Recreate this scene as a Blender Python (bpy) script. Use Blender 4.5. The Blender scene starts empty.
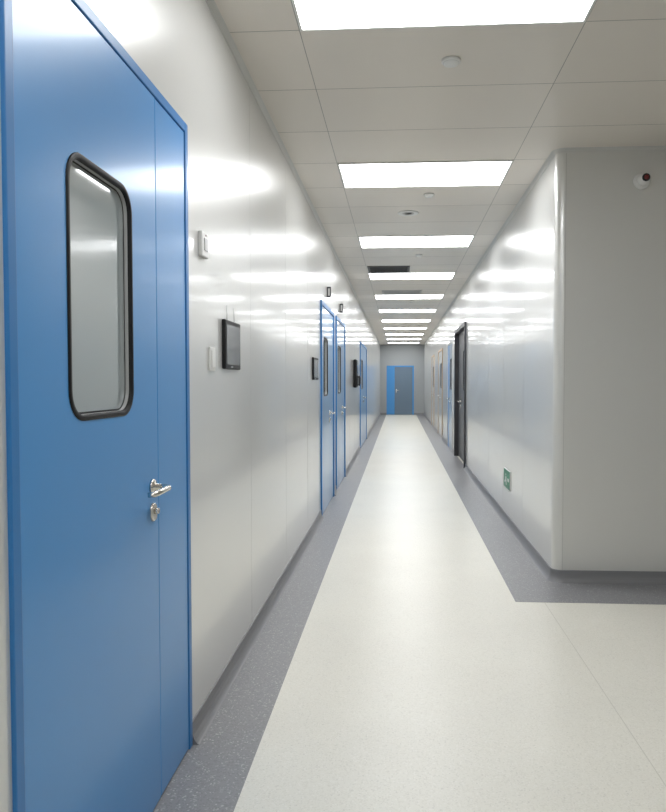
import bpy, bmesh, math
from mathutils import Vector

# ------------------------------------------------------------------ dims
H_CAM=1.4; XL=-0.80; XR=1.08; ZC=3.0; YEND=30.0; YC=4.94; YB=-4.0; XFAR=5.0
RC=0.06
bpy.context.scene.view_settings.view_transform='Standard'

# ------------------------------------------------------------------ materials
def pmat(name, col, rough=0.5, metal=0.0, spec=0.5, coat=0.0, coat_r=0.1):
    m=bpy.data.materials.new(name); m.use_nodes=True
    b=m.node_tree.nodes['Principled BSDF']
    b.inputs['Base Color'].default_value=(*col,1)
    b.inputs['Roughness'].default_value=rough
    b.inputs['Metallic'].default_value=metal
    b.inputs['Specular IOR Level'].default_value=spec
    b.inputs['Coat Weight'].default_value=coat
    b.inputs['Coat Roughness'].default_value=coat_r
    return m
def add_bump(m, scale, strength, dist=0.01, stretch=(1,1,1), detail=2):
    nt=m.node_tree; b=nt.nodes['Principled BSDF']
    tc=nt.nodes.new('ShaderNodeTexCoord'); mp=nt.nodes.new('ShaderNodeMapping')
    mp.inputs['Scale'].default_value=stretch
    n=nt.nodes.new('ShaderNodeTexNoise'); n.inputs['Scale'].default_value=scale; n.inputs['Detail'].default_value=detail
    bp=nt.nodes.new('ShaderNodeBump'); bp.inputs['Strength'].default_value=strength; bp.inputs['Distance'].default_value=dist
    nt.links.new(tc.outputs['Object'],mp.inputs['Vector']); nt.links.new(mp.outputs[0],n.inputs['Vector'])
    nt.links.new(n.outputs['Fac'],bp.inputs['Height']); nt.links.new(bp.outputs[0],b.inputs['Normal'])
    nt.links.new(bp.outputs[0],b.inputs['Coat Normal'])
def speckle(m, base, cols, scale, lo=0.93, hi=1.05):
    """vinyl flooring: fine chips of a few tones"""
    nt=m.node_tree; b=nt.nodes['Principled BSDF']
    tc=nt.nodes.new('ShaderNodeTexCoord')
    v=nt.nodes.new('ShaderNodeTexVoronoi'); v.inputs['Scale'].default_value=scale
    sep=nt.nodes.new('ShaderNodeSeparateColor')
    r=nt.nodes.new('ShaderNodeValToRGB'); cr=r.color_ramp; cr.interpolation='CONSTANT'
    cr.elements[0].position=0; cr.elements[0].color=(*base,1)
    cr.elements[1].position=cols[0][0]; cr.elements[1].color=(*cols[0][1],1)
    for p,c in cols[1:]:
        e=cr.elements.new(p); e.color=(*c,1)
    n=nt.nodes.new('ShaderNodeTexNoise'); n.inputs['Scale'].default_value=1.6; n.inputs['Detail'].default_value=6
    mr=nt.nodes.new('ShaderNodeMapRange'); mr.inputs['To Min'].default_value=lo; mr.inputs['To Max'].default_value=hi
    mx=nt.nodes.new('ShaderNodeMix'); mx.data_type='RGBA'; mx.blend_type='MULTIPLY'; mx.inputs['Factor'].default_value=1
    nt.links.new(tc.outputs['Object'],v.inputs['Vector']); nt.links.new(tc.outputs['Object'],n.inputs['Vector'])
    nt.links.new(v.outputs['Color'],sep.inputs[0]); nt.links.new(sep.outputs[0],r.inputs[0])
    nt.links.new(n.outputs['Fac'],mr.inputs['Value'])
    nt.links.new(r.outputs[0],mx.inputs[6]); nt.links.new(mr.outputs[0],mx.inputs[7])
    nt.links.new(mx.outputs[2],b.inputs['Base Color'])

M={}
M['wall']=pmat('painted_steel_panel',(0.69,0.69,0.67),0.29,0.25,0.5,0.7,0.085); add_bump(M['wall'],1.6,0.18,0.01,(1,0.4,2.2))
M['trim']=pmat('cove_trim_paint',(0.60,0.60,0.58),0.5)
M['endwall']=pmat('end_wall_dimmed',(0.34,0.36,0.37),0.4)  # dimness of the far end put into a darker wall colour
M['seam']=pmat('panel_seam',(0.48,0.48,0.47),0.5)
M['ceil']=pmat('ceiling_panel',(0.75,0.70,0.635),0.36,0.0,0.5)
M['cseam']=pmat('ceiling_seam',(0.28,0.27,0.25),0.6)
M['floor']=pmat('cream_vinyl',(0.78,0.76,0.68),0.32,0,0.4); speckle(M['floor'],(0.78,0.76,0.68),[(0.72,(0.73,0.71,0.63)),(0.90,(0.82,0.80,0.73)),(0.975,(0.67,0.65,0.58))],200,0.93,1.05)
add_bump(M['floor'],90,0.04,0.002)
M['grey']=pmat('grey_vinyl',(0.25,0.25,0.27),0.36,0,0.4); speckle(M['grey'],(0.25,0.25,0.26),[(0.70,(0.215,0.215,0.225)),(0.90,(0.33,0.33,0.335)),(0.97,(0.44,0.44,0.44))],180)
M['fseam']=pmat('floor_weld',(0.62,0.60,0.53),0.5)
M['base']=pmat('skirting_vinyl',(0.225,0.225,0.235),0.36,0,0.5)
M['blue']=pmat('blue_door_paint',(0.060,0.275,0.62),0.33,0.0,0.45,0.3,0.12)
M['blued']=pmat('blue_frame_paint',(0.035,0.19,0.47),0.36,0.0,0.45)
M['paleleaf']=pmat('pale_blue_leaf',(0.42,0.52,0.62),0.35,0.0,0.5,0.5,0.1)
M['midblue']=pmat('blue_paint_reflecting',(0.13,0.31,0.56),0.30,0.0,0.5,0.6,0.1)  # door blue made paler, reflections on the left doors mixed into the colour
M['steelblue']=pmat('steel_blue_paint',(0.14,0.20,0.27),0.4)
M['black']=pmat('black_rubber',(0.008,0.008,0.009),0.5,0,0.3)
M['glass']=pmat('window_pane',(0.34,0.38,0.39),0.05,0.0,0.8,0.8,0.02)
M['reveal']=pmat('window_reveal',(0.50,0.51,0.51),0.35,0.2)
M['chrome']=pmat('brushed_steel',(0.68,0.66,0.62),0.22,1.0)
M['dark']=pmat('dark_frame',(0.045,0.045,0.05),0.45)
M['darkleaf']=pmat('dark_leaf',(0.10,0.10,0.105),0.4)
M['tan']=pmat('tan_frame',(0.50,0.36,0.22),0.5)
M['white']=pmat('white_plastic',(0.75,0.75,0.73),0.35)
M['lgrey']=pmat('light_grey_plastic',(0.5,0.5,0.5),0.35)
M['screen']=pmat('lcd_screen',(0.16,0.17,0.18),0.12)
M['green']=pmat('sign_green',(0.0,0.20,0.10),0.4)
M['red']=pmat('lens_red',(0.16,0.02,0.02),0.1)
M['frame']=pmat('lamp_frame',(0.75,0.75,0.72),0.4)
em=bpy.data.materials.new('lamp_diffuser'); em.use_nodes=True
b=em.node_tree.nodes['Principled BSDF']; b.inputs['Base Color'].default_value=(0.9,0.9,0.9,1)
b.inputs['Emission Color'].default_value=(0.97,0.985,1.0,1); b.inputs['Emission Strength'].default_value=11.5
M['lamp']=em

# ------------------------------------------------------------------ builder
class B:
    def __init__(s,name,fn=None):
        s.name=name; s.bm=bmesh.new(); s.mats=[]; s.fn=fn or (lambda u,v,w:(u,v,w))
    def mi(s,k):
        if k not in s.mats: s.mats.append(k)
        return s.mats.index(k)
    def P(s,u,v,w): return s.bm.verts.new(s.fn(u,v,w))
    def box(s,u0,u1,v0,v1,w0,w1,k,bev=0.0):
        vs=[s.P(u,v,w) for w in (w0,w1) for v in (v0,v1) for u in (u0,u1)]
        fs=[(0,1,3,2),(4,6,7,5),(0,4,5,1),(2,3,7,6),(0,2,6,4),(1,5,7,3)]
        i=s.mi(k); faces=[]
        for f in fs:
            F=s.bm.faces.new([vs[j] for j in f]); F.material_index=i; faces.append(F)
        if bev>0:
            es=list({e for F in faces for e in F.edges})
            r=bmesh.ops.bevel(s.bm,geom=es,offset=bev,segments=3,affect='EDGES',profile=0.5)
            for F in r['faces']: F.material_index=i
    def loopstrip(s,loops,k,closed=True,cap0=False,cap1=False,smooth=True):
        i=s.mi(k); V=[[s.P(*p) for p in L] for L in loops]; n=len(V[0])
        for a,c in zip(V[:-1],V[1:]):
            for j in range(n if closed else n-1):
                F=s.bm.faces.new([a[j],a[(j+1)%n],c[(j+1)%n],c[j]]); F.material_index=i; F.smooth=smooth
        if cap0: F=s.bm.faces.new(V[0]); F.material_index=i
        if cap1: F=s.bm.faces.new(V[-1]); F.material_index=i
    def rev(s,cu,cv,prof,k,n=32):
        loops=[[(cu+r*math.cos(2*math.pi*j/n),cv+r*math.sin(2*math.pi*j/n),w) for j in range(n)] for r,w in prof]
        s.loopstrip(loops,k,True,True,True)
    def tube(s,path,r,k,n=12):
        loops=[]
        for a,p in enumerate(path):
            p=Vector(p); t=(Vector(path[min(a+1,len(path)-1)])-Vector(path[max(a-1,0)])).normalized()
            up=Vector((0,1,0)) if abs(t.y)<0.9 else Vector((1,0,0))
            x=t.cross(up).normalized(); y=t.cross(x)
            rr=r[a] if isinstance(r,(list,tuple)) else r
            loops.append([tuple(p+x*rr*math.cos(2*math.pi*j/n)+y*rr*math.sin(2*math.pi*j/n)) for j in range(n)])
        s.loopstrip(loops,k,True,True,True)
    def done(s):
        bmesh.ops.recalc_face_normals(s.bm,faces=s.bm.faces[:])
        me=bpy.data.meshes.new(s.name); s.bm.to_mesh(me); s.bm.free()
        for k in s.mats: me.materials.append(M[k])
        o=bpy.data.objects.new(s.name,me); bpy.context.collection.objects.link(o)
        return o

def left(u,v,w): return (XL+w,u,v)
def right(u,v,w): return (XR-w,u,v)
def facing(u,v,w): return (u,YC-w,v)
def endw(u,v,w): return (u,YEND-w,v)
def ceilf(u,v,w): return (u,v,ZC-w)

def rrect(u0,u1,v0,v1,r,w,n=8):
    pts=[]
    for cu,cv,a0 in ((u1-r,v1-r,0),(u0+r,v1-r,90),(u0+r,v0+r,180),(u1-r,v0+r,270)):
        for j in range(n+1):
            a=math.radians(a0+90*j/n); pts.append((cu+r*math.cos(a),cv+r*math.sin(a),w))
    return pts
def srect(u0,u1,v0,v1,r,m,w,n=8):
    pts=[]; R=r+m
    for cu,cv,a0 in ((u1-r,v1-r,0),(u0+r,v1-r,90),(u0+r,v0+r,180),(u1-r,v0+r,270)):
        for j in range(n+1):
            a=90*j/n
            if a<=45: x,y=R,R*math.tan(math.radians(a))
            else: x,y=R*math.tan(math.radians(90-a)),R
            q=math.radians(a0); pts.append((cu+x*math.cos(q)-y*math.sin(q),cv+x*math.sin(q)+y*math.cos(q),w))
    return pts

def leaf(b,u0,u1,v0,v1,wf,th,k,win=None,r=0.06,gk='black'):
    if not win:
        b.box(u0,u1,v0,v1,wf-th,wf,k,0.003); return
    a0,a1,c0,c1=win; m=0.004
    o=(a0-m,a1+m,c0-m,c1+m)
    b.box(u0,o[0],v0,v1,wf-th,wf,k); b.box(o[1],u1,v0,v1,wf-th,wf,k)
    b.box(o[0],o[1],v0,o[2],wf-th,wf,k); b.box(o[0],o[1],o[3],v1,wf-th,wf,k)
    b.loopstrip([rrect(a0,a1,c0,c1,r,wf),srect(a0,a1,c0,c1,r,m,wf)],k,smooth=False)
    g=0.013
    def ins(d,w,rr=None): return rrect(a0+d,a1-d,c0+d,c1-d,max(r-d,0.01),w)
    b.loopstrip([ins(-0.003,wf-0.002),ins(-0.003,wf+0.002),ins(0.002,wf+0.004),ins(g-0.003,wf+0.004),ins(g,wf+0.001),ins(g,wf-0.007)],gk)
    b.loopstrip([ins(g,wf-0.007),ins(g,wf-0.018)],'reveal')
    b.loopstrip([ins(g,wf-0.0175),ins(g+0.005,wf-0.0175)],'black',smooth=False)
    i=b.mi('glass'); F=b.bm.faces.new([b.P(*p) for p in ins(g+0.0,wf-0.018)]); F.material_index=i

def lever(b,u,v,wf,d=-1):
    b.rev(u,v,[(0.026,wf),(0.026,wf+0.006),(0.022,wf+0.009),(0.011,wf+0.010),(0.010,wf+0.03)],'chrome')
    path=[(u,v,wf+0.02),(u,v,wf+0.045),(u+d*0.006,v,wf+0.055),(u+d*0.02,v,wf+0.060),(u+d*0.06,v,wf+0.060),(u+d*0.115,v-0.002,wf+0.058),(u+d*0.13,v-0.004,wf+0.052),(u+d*0.135,v-0.005,wf+0.035)]
    b.tube(path,[0.0095]*6+[0.009,0.008],'chrome')
    z=v-0.082
    b.loopstrip([rrect(u-0.021,u+0.021,z-0.030,z+0.030,0.02,wf),rrect(u-0.021,u+0.021,z-0.030,z+0.030,0.02,wf+0.007),rrect(u-0.017,u+0.017,z-0.026,z+0.026,0.016,wf+0.010)],'chrome',cap1=True)
    b.rev(u,z+0.004,[(0.010,wf+0.009),(0.010,wf+0.020),(0.008,wf+0.022)],'chrome',20)
    b.box(u-0.0015,u+0.0015,z-0.002,z+0.008,wf+0.018,wf+0.0225,'black')

def frame(b,u0,u1,top,fw,k,wo=0.012,wi=-0.07):
    b.box(u0,u0+fw,0,top,wi,wo,k,0.003); b.box(u1-fw,u1,0,top,wi,wo,k,0.003)
    b.box(u0+fw,u1-fw,top-fw,top,wi,wo,k,0.003)

# ------------------------------------------------------------------ floor
fl=B('floor')
fl.box(-0.9,XFAR+0.1,YB-0.1,YEND+0.1,-0.12,0.0,'floor')
XLi=-0.535; XRi=0.745; YF=4.47
fl.box(XL-0.02,XLi,YB,YEND,0.0,0.0015,'grey')
fl.box(XRi,XR+0.02,YF+0.0,YEND,0.0,0.0015,'grey')
fl.box(XR+0.02,XFAR,YF,YC+0.02,0.0,0.0015,'grey')
fl.box(0.925,0.929,YB,YF,0.0,0.0006,'fseam')
fl.done()

# ------------------------------------------------------------------ ceiling
PER=2.58; MOD=PER/4; FAR0=3.22
LX0,LX1=-0.455,0.825
ce=B('ceiling')
ce.box(-0.9,XFAR+0.1,YB-0.1,YEND+0.1,ZC,ZC+0.1,'ceil')
sw=0.003
for x in (LX0,LX1): ce.box(x-sw/2,x+sw/2,YB,YEND,ZC-0.0008,ZC,'cseam')
for x in (3.385,): ce.box(x-sw/2,x+sw/2,YB,YC,ZC-0.0008,ZC,'cseam')
y=FAR0-3*PER
while y<YEND:
    if y>YB:
        for s in ((XL,LX0),(LX0,LX1),(LX1,XFAR if y<YC else XR)):
            ce.box(s[0],s[1],y-sw/2,y+sw/2,ZC-0.0006,ZC,'cseam')
    y+=MOD
ce.done()

# ------------------------------------------------------------------ walls with openings
def wall_open(name,fn,u0,u1,opens,seams,th=0.12,k='wall'):
    b=B(name,fn); cur=u0
    for (a,c,top) in sorted(opens):
        b.box(cur,a,0,ZC,-th,0,k); b.box(a,c,top,ZC,-th,0,k); cur=c
    b.box(cur,u1,0,ZC,-th,0,k)
    for s in seams:
        inside=[o for o in opens if o[0]<s<o[1]]
        z0=inside[0][2] if inside else 0.08
        b.box(s-0.0012,s+0.0012,z0,ZC-0.03,0,0.0005,'seam')
    return b.done()
DL=[(1.38,2.61,2.36),(7.13,8.52,2.24),(8.85,10.30,2.24),(14.4,17.2,2.24)]
wall_open('wall_left',left,YB,YEND,DL,[-2.2,-1.0,0.18,1.24,3.75,4.93,6.11,11.4,12.6,13.8,18.4,19.6,20.8,22,23.2,24.4,25.6,26.8,28,29.2])
DR=[(11.35,13.4,2.37),(14.1,15.5,2.24),(17.4,19.2,2.24),(21.5,23.0,2.24)]
wall_open('wall_right',right,YC+RC,YEND,DR,[6.15,7.33,8.51,9.7,10.9,16.6,20.3,24.2,25.4,26.6,27.8,29],0.12)
def arc(n=10):
    return [(XR+RC-RC*math.cos(math.radians(90*j/n)),YC+RC-RC*math.sin(math.radians(90*j/n))) for j in range(n+1)]
wc=B('wall_front')
outer=arc()
wc.loopstrip([[(x,y,0) for x,y in outer],[(x,y,ZC) for x,y in outer]],'wall',closed=False)
wc.box(XR+RC,XFAR,YC,YC+0.12,0,ZC,'wall')
for x in (XR+RC+0.005,2.95,4.13): wc.box(x-0.0015,x+0.0015,YC-0.0008,YC,0.08,ZC-0.03,'seam')
wc.done()
wb=B('wall_back'); wb.box(-0.9,XFAR+0.1,YB-0.12,YB,0,ZC,'wall'); wb.done()
we=B('wall_east'); we.box(XFAR,XFAR+0.12,YB,YC+0.12,0,ZC,'wall'); we.done()
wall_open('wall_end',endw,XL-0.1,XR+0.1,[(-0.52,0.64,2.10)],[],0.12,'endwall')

# ------------------------------------------------------------------ skirting & ceiling cove
SK=[(0.0,0.085),(0.006,0.085),(0.008,0.080),(0.008,0.050),(0.012,0.032),(0.020,0.016),(0.028,0.007),(0.036,0.0018),(0.0,0.0015)]
CV=[(0.0,ZC-0.024),(0.003,ZC-0.024),(0.006,ZC-0.016),(0.011,ZC-0.008),(0.019,ZC-0.003),(0.024,ZC-0.0015),(0.024,ZC),(0.0,ZC)]
def runs(u0,u1,opens):
    out=[];cur=u0
    for a,c,_ in sorted(opens): out.append((cur,a)); cur=c
    out.append((cur,u1)); return out
def sweepstraight(b,fn,a,c,prof,k):
    b.fn=fn; b.loopstrip([[(a,z,w) for w,z in prof],[(c,z,w) for w,z in prof]],k,True,True,True,False)
bl=B('baseboard_left'); 
for a,c in runs(YB,YEND,DL): sweepstraight(bl,left,a,c,SK,'base')
bl.done()
br=B('baseboard_right')
for a,c in runs(YC+RC,YEND,DR): sweepstraight(br,right,a,c,SK,'base')
br.fn=lambda u,v,w:(u,v,w)
def arcsweep(b,prof,k):
    loops=[]
    for j in range(11):
        a=math.radians(9*j); loops.append([(XR+RC-(RC+w)*math.cos(a),YC+RC-(RC+w)*math.sin(a),z) for w,z in prof])
    b.loopstrip(loops,k,True,False,False,False)
arcsweep(br,SK,'base')
sweepstraight(br,facing,XR+RC,XFAR,SK,'base'); br.done()
be=B('baseboard_end')
for a,c in runs(XL,XR,[(-0.52,0.64,0)]): sweepstraight(be,endw,a,c,SK,'base')
be.done()
tl=B('trim_1'); sweepstraight(tl,left,YB,YEND,CV,'trim'); tl.done()
tr=B('trim_2'); sweepstraight(tr,right,YC+RC,YEND,CV,'trim'); tr.fn=lambda u,v,w:(u,v,w); arcsweep(tr,CV,'trim'); sweepstraight(tr,facing,XR+RC,XFAR,CV,'trim'); tr.done()

# ------------------------------------------------------------------ near door
d=B('door_1',left)
frame(d,1.38,2.61,2.36,0.034,'blued',0.010)
L0,L1,S,T=1.418,2.573,2.262,2.322
leaf(d,L0,S-0.002,0.008,T,0.006,0.045,'blue',(1.643,2.050,1.305,1.965),0.075)
leaf(d,S+0.002,L1,0.008,T,0.006,0.045,'blue')
lever(d,2.205,1.062,0.006)
d.done()

def swing_door(name,fn,u0,u1,top,split=0.68,k='midblue',fk='blued',win=True,k2=None):
    d=B(name,fn); frame(d,u0,u1,top,0.045,fk,0.015)
    a,c=u0+0.05,u1-0.05; s=a+(c-a)*split
    leaf(d,a,s-0.003,0.008,top-0.05,0.004,0.045,k,(a+0.25*(s-a),a+0.72*(s-a),1.25,1.88) if win else None,0.06)
    leaf(d,s+0.003,c,0.008,top-0.05,0.004,0.045,k2 or k)
    lever(d,s-0.07,1.05,0.004)
    return d.done()
swing_door('door_2',left,7.13,8.52,2.24)
swing_door('door_3',left,8.85,10.30,2.24)
swing_door('door_4',left,14.4,17.2,2.24,0.5)
swing_door('door_5',right,14.1,15.5,2.24,0.68,'paleleaf','trim',True,'blue')
swing_door('door_6',right,17.4,19.2,2.24,0.6,'wall','tan')
swing_door('door_7',right,21.5,23.0,2.24,0.6,'wall','tan')
d=B('door_8',right); frame(d,11.35,13.4,2.37,0.07,'dark',0.03,-0.1)
leaf(d,11.42,12.9,0.008,2.30,-0.05,0.045,'darkleaf',(11.8,12.4,1.25,1.95),0.06); leaf(d,12.91,13.33,0.008,2.30,-0.05,0.045,'darkleaf')
lever(d,12.82,1.05,-0.05); d.done()
d=B('door_9',endw); frame(d,-0.52,0.64,2.10,0.06,'blue',0.02)
d.box(-0.46,-0.18,0.008,2.04,-0.05,0.008,'blue',0.003)
leaf(d,-0.175,0.58,0.008,2.04,-0.005,0.045,'steelblue'); lever(d,-0.11,1.05,-0.005,1); d.done()

# ------------------------------------------------------------------ ceiling lamps
def lamp(x0,x1,y0,y1):
    b=B('ceiling_light_panel',ceilf); f=0.012
    b.box(x0,x0+f,y0,y1,0,0.008,'frame'); b.box(x1-f,x1,y0,y1,0,0.008,'frame')
    b.box(x0+f,x1-f,y0,y0+f,0,0.008,'frame'); b.box(x0+f,x1-f,y1-f,y1,0,0.008,'frame')
    b.box(x0+f,x1-f,y0+f,y1-f,0,0.004,'lamp'); b.done()
y=FAR0-2*PER
while y<YEND:
    lamp(LX0+0.004,LX1-0.004,y-MOD+0.004,y-0.004); y+=PER

def detector(x,y,r):
    b=B('smoke_detector',ceilf)
    b.rev(x,y,[(r,0),(r,0.010),(r*0.92,0.014),(r*0.80,0.016),(r*0.74,0.022),(r*0.5,0.026),(r*0.2,0.027)],'white')
    b.rev(x,y,[(r*0.83,0.0125),(r*0.83,0.0165)],'lgrey'); b.done()
detector(0.256,3.56,0.048); detector(0.255,6.05,0.045); detector(0.25,8.9,0.045); detector(0.25,14.0,0.045)
b=B('ceiling_speaker',ceilf)
b.rev(0.085,6.7,[(0.10,0),(0.10,0.006),(0.09,0.010),(0.075,0.010),(0.06,0.006)],'white')
for r in (0.055,0.035,0.018): b.rev(0.085,6.7,[(r,0.005),(r,0.0085),(r-0.006,0.0085)],'lgrey')
b.done()
def vent(x0,x1,y0,y1,k):
    b=B('air_vent',ceilf); f=0.03
    b.box(x0,x0+f,y0,y1,0,0.01,k); b.box(x1-f,x1,y0,y1,0,0.01,k); b.box(x0+f,x1-f,y0,y0+f,0,0.01,k); b.box(x0+f,x1-f,y1-f,y1,0,0.01,k)
    b.box(x0+f,x1-f,y0+f,y1-f,0,0.001,'black')
    n=10
    for i in range(n):
        y=y0+f+(i+0.5)*(y1-y0-2*f)/n; b.box(x0+f,x1-f,y-0.008,y+0.008,0.003,0.009,k)
    b.done()
vent(-0.44,0.15,9.72,10.30,'dark'); vent(-0.30,0.40,12.3,12.85,'lgrey')

# ------------------------------------------------------------------ wall fittings
b=B('intercom_button',left); b.box(2.765,2.865,1.905,2.005,0,0.018,'white',0.005); b.box(2.79,2.84,1.93,1.98,0.018,0.022,'lgrey',0.002); b.rev(2.815,1.992,[(0.004,0.018),(0.004,0.020)],'red',12); b.done()
b=B('light_switch',left); b.box(2.905,2.985,1.448,1.548,0,0.010,'white',0.003); b.box(2.918,2.972,1.462,1.534,0.010,0.014,'white',0.002); b.done()
def panel(u0,u1,v0,v1,wires=True):
    b=B('wall_control_panel',left); b.box(u0,u1,v0,v1,0,0.018,'black',0.005)
    b.box(u0+0.022,u1-0.022,v0+0.022,v1-0.02,0.018,0.0192,'screen')
    b.box(u0+0.1,u0+0.14,v0+0.007,v0+0.014,0.018,0.0188,'lgrey')
    if wires:
        for q in (0.08,0.22): b.tube([(u0+q,v1-0.01,0.006),(u0+q,v1+0.07,0.004)],0.002,'lgrey',8)
    b.done()
panel(3.13,3.43,1.46,1.685); panel(6.43,6.80,1.42,1.63,False)
b=B('wall_telephone',left); b.box(12.3,12.75,1.30,1.80,0,0.06,'black',0.02); b.box(12.36,12.69,1.55,1.75,0.06,0.066,'screen',0.003)
b.tube([(12.42,1.34,0.09),(12.42,1.37,0.105),(12.42,1.47,0.105),(12.42,1.51,0.09)],[0.025,0.02,0.02,0.025],'dark'); b.box(12.38,12.46,1.33,1.52,0.05,0.08,'dark',0.008); b.done()
for (y,z) in ((7.8,2.40),(9.5,2.40)):
    b=B('door_number_sign',left); b.box(y-0.01,y+0.01,z-0.06,z+0.06,0.0,0.045,'dark',0.004)
    b.box(y-0.012,y-0.010,z-0.04,z+0.04,0.012,0.033,'white'); b.done()
b=B('exit_sign',right); b.box(6.80,7.18,0.345,0.535,0,0.010,'white',0.003); b.box(6.806,7.174,0.351,0.529,0.010,0.013,'green')
b.box(6.84,6.92,0.425,0.455,0.013,0.014,'white')
b.box(6.99,7.02,0.38,0.43,0.013,0.014,'white'); b.box(7.00,7.05,0.42,0.46,0.013,0.014,'white'); b.rev(7.03,0.48,[(0.012,0.013),(0.012,0.014)],'white',12); b.box(7.05,7.10,0.40,0.42,0.013,0.014,'white'); b.done()
b=B('security_camera',facing); cx,cz=1.65,2.77
b.rev(cx,cz,[(0.055,0),(0.055,0.015),(0.045,0.022),(0.03,0.025)],'white')
R=0.045; b.rev(cx,cz,[(0.028,0.022)]+[(R*math.cos(math.radians(a)),0.055+R*math.sin(math.radians(a))) for a in range(-50,66,12)],'white')
b.rev(cx,cz,[(0.026,0.090),(0.026,0.100),(0.022,0.1025)],'black'); b.rev(cx,cz,[(0.017,0.102),(0.014,0.106),(0.004,0.108)],'red'); b.done()

# ------------------------------------------------------------------ world / camera
w=bpy.data.worlds.new('World'); bpy.context.scene.world=w; w.use_nodes=True
w.node_tree.nodes['Background'].inputs[0].default_value=(0.5,0.5,0.5,1); w.node_tree.nodes['Background'].inputs[1].default_value=0.2
cam=bpy.data.cameras.new('camera'); co=bpy.data.objects.new('camera',cam); bpy.context.collection.objects.link(co)
co.location=(0,0,H_CAM); co.rotation_euler=(math.radians(90-1.96),0,math.radians(3.5))
cam.sensor_width=36; cam.lens=700/812*36; cam.shift_x=-23/812; cam.clip_start=0.05
bpy.context.scene.camera=co
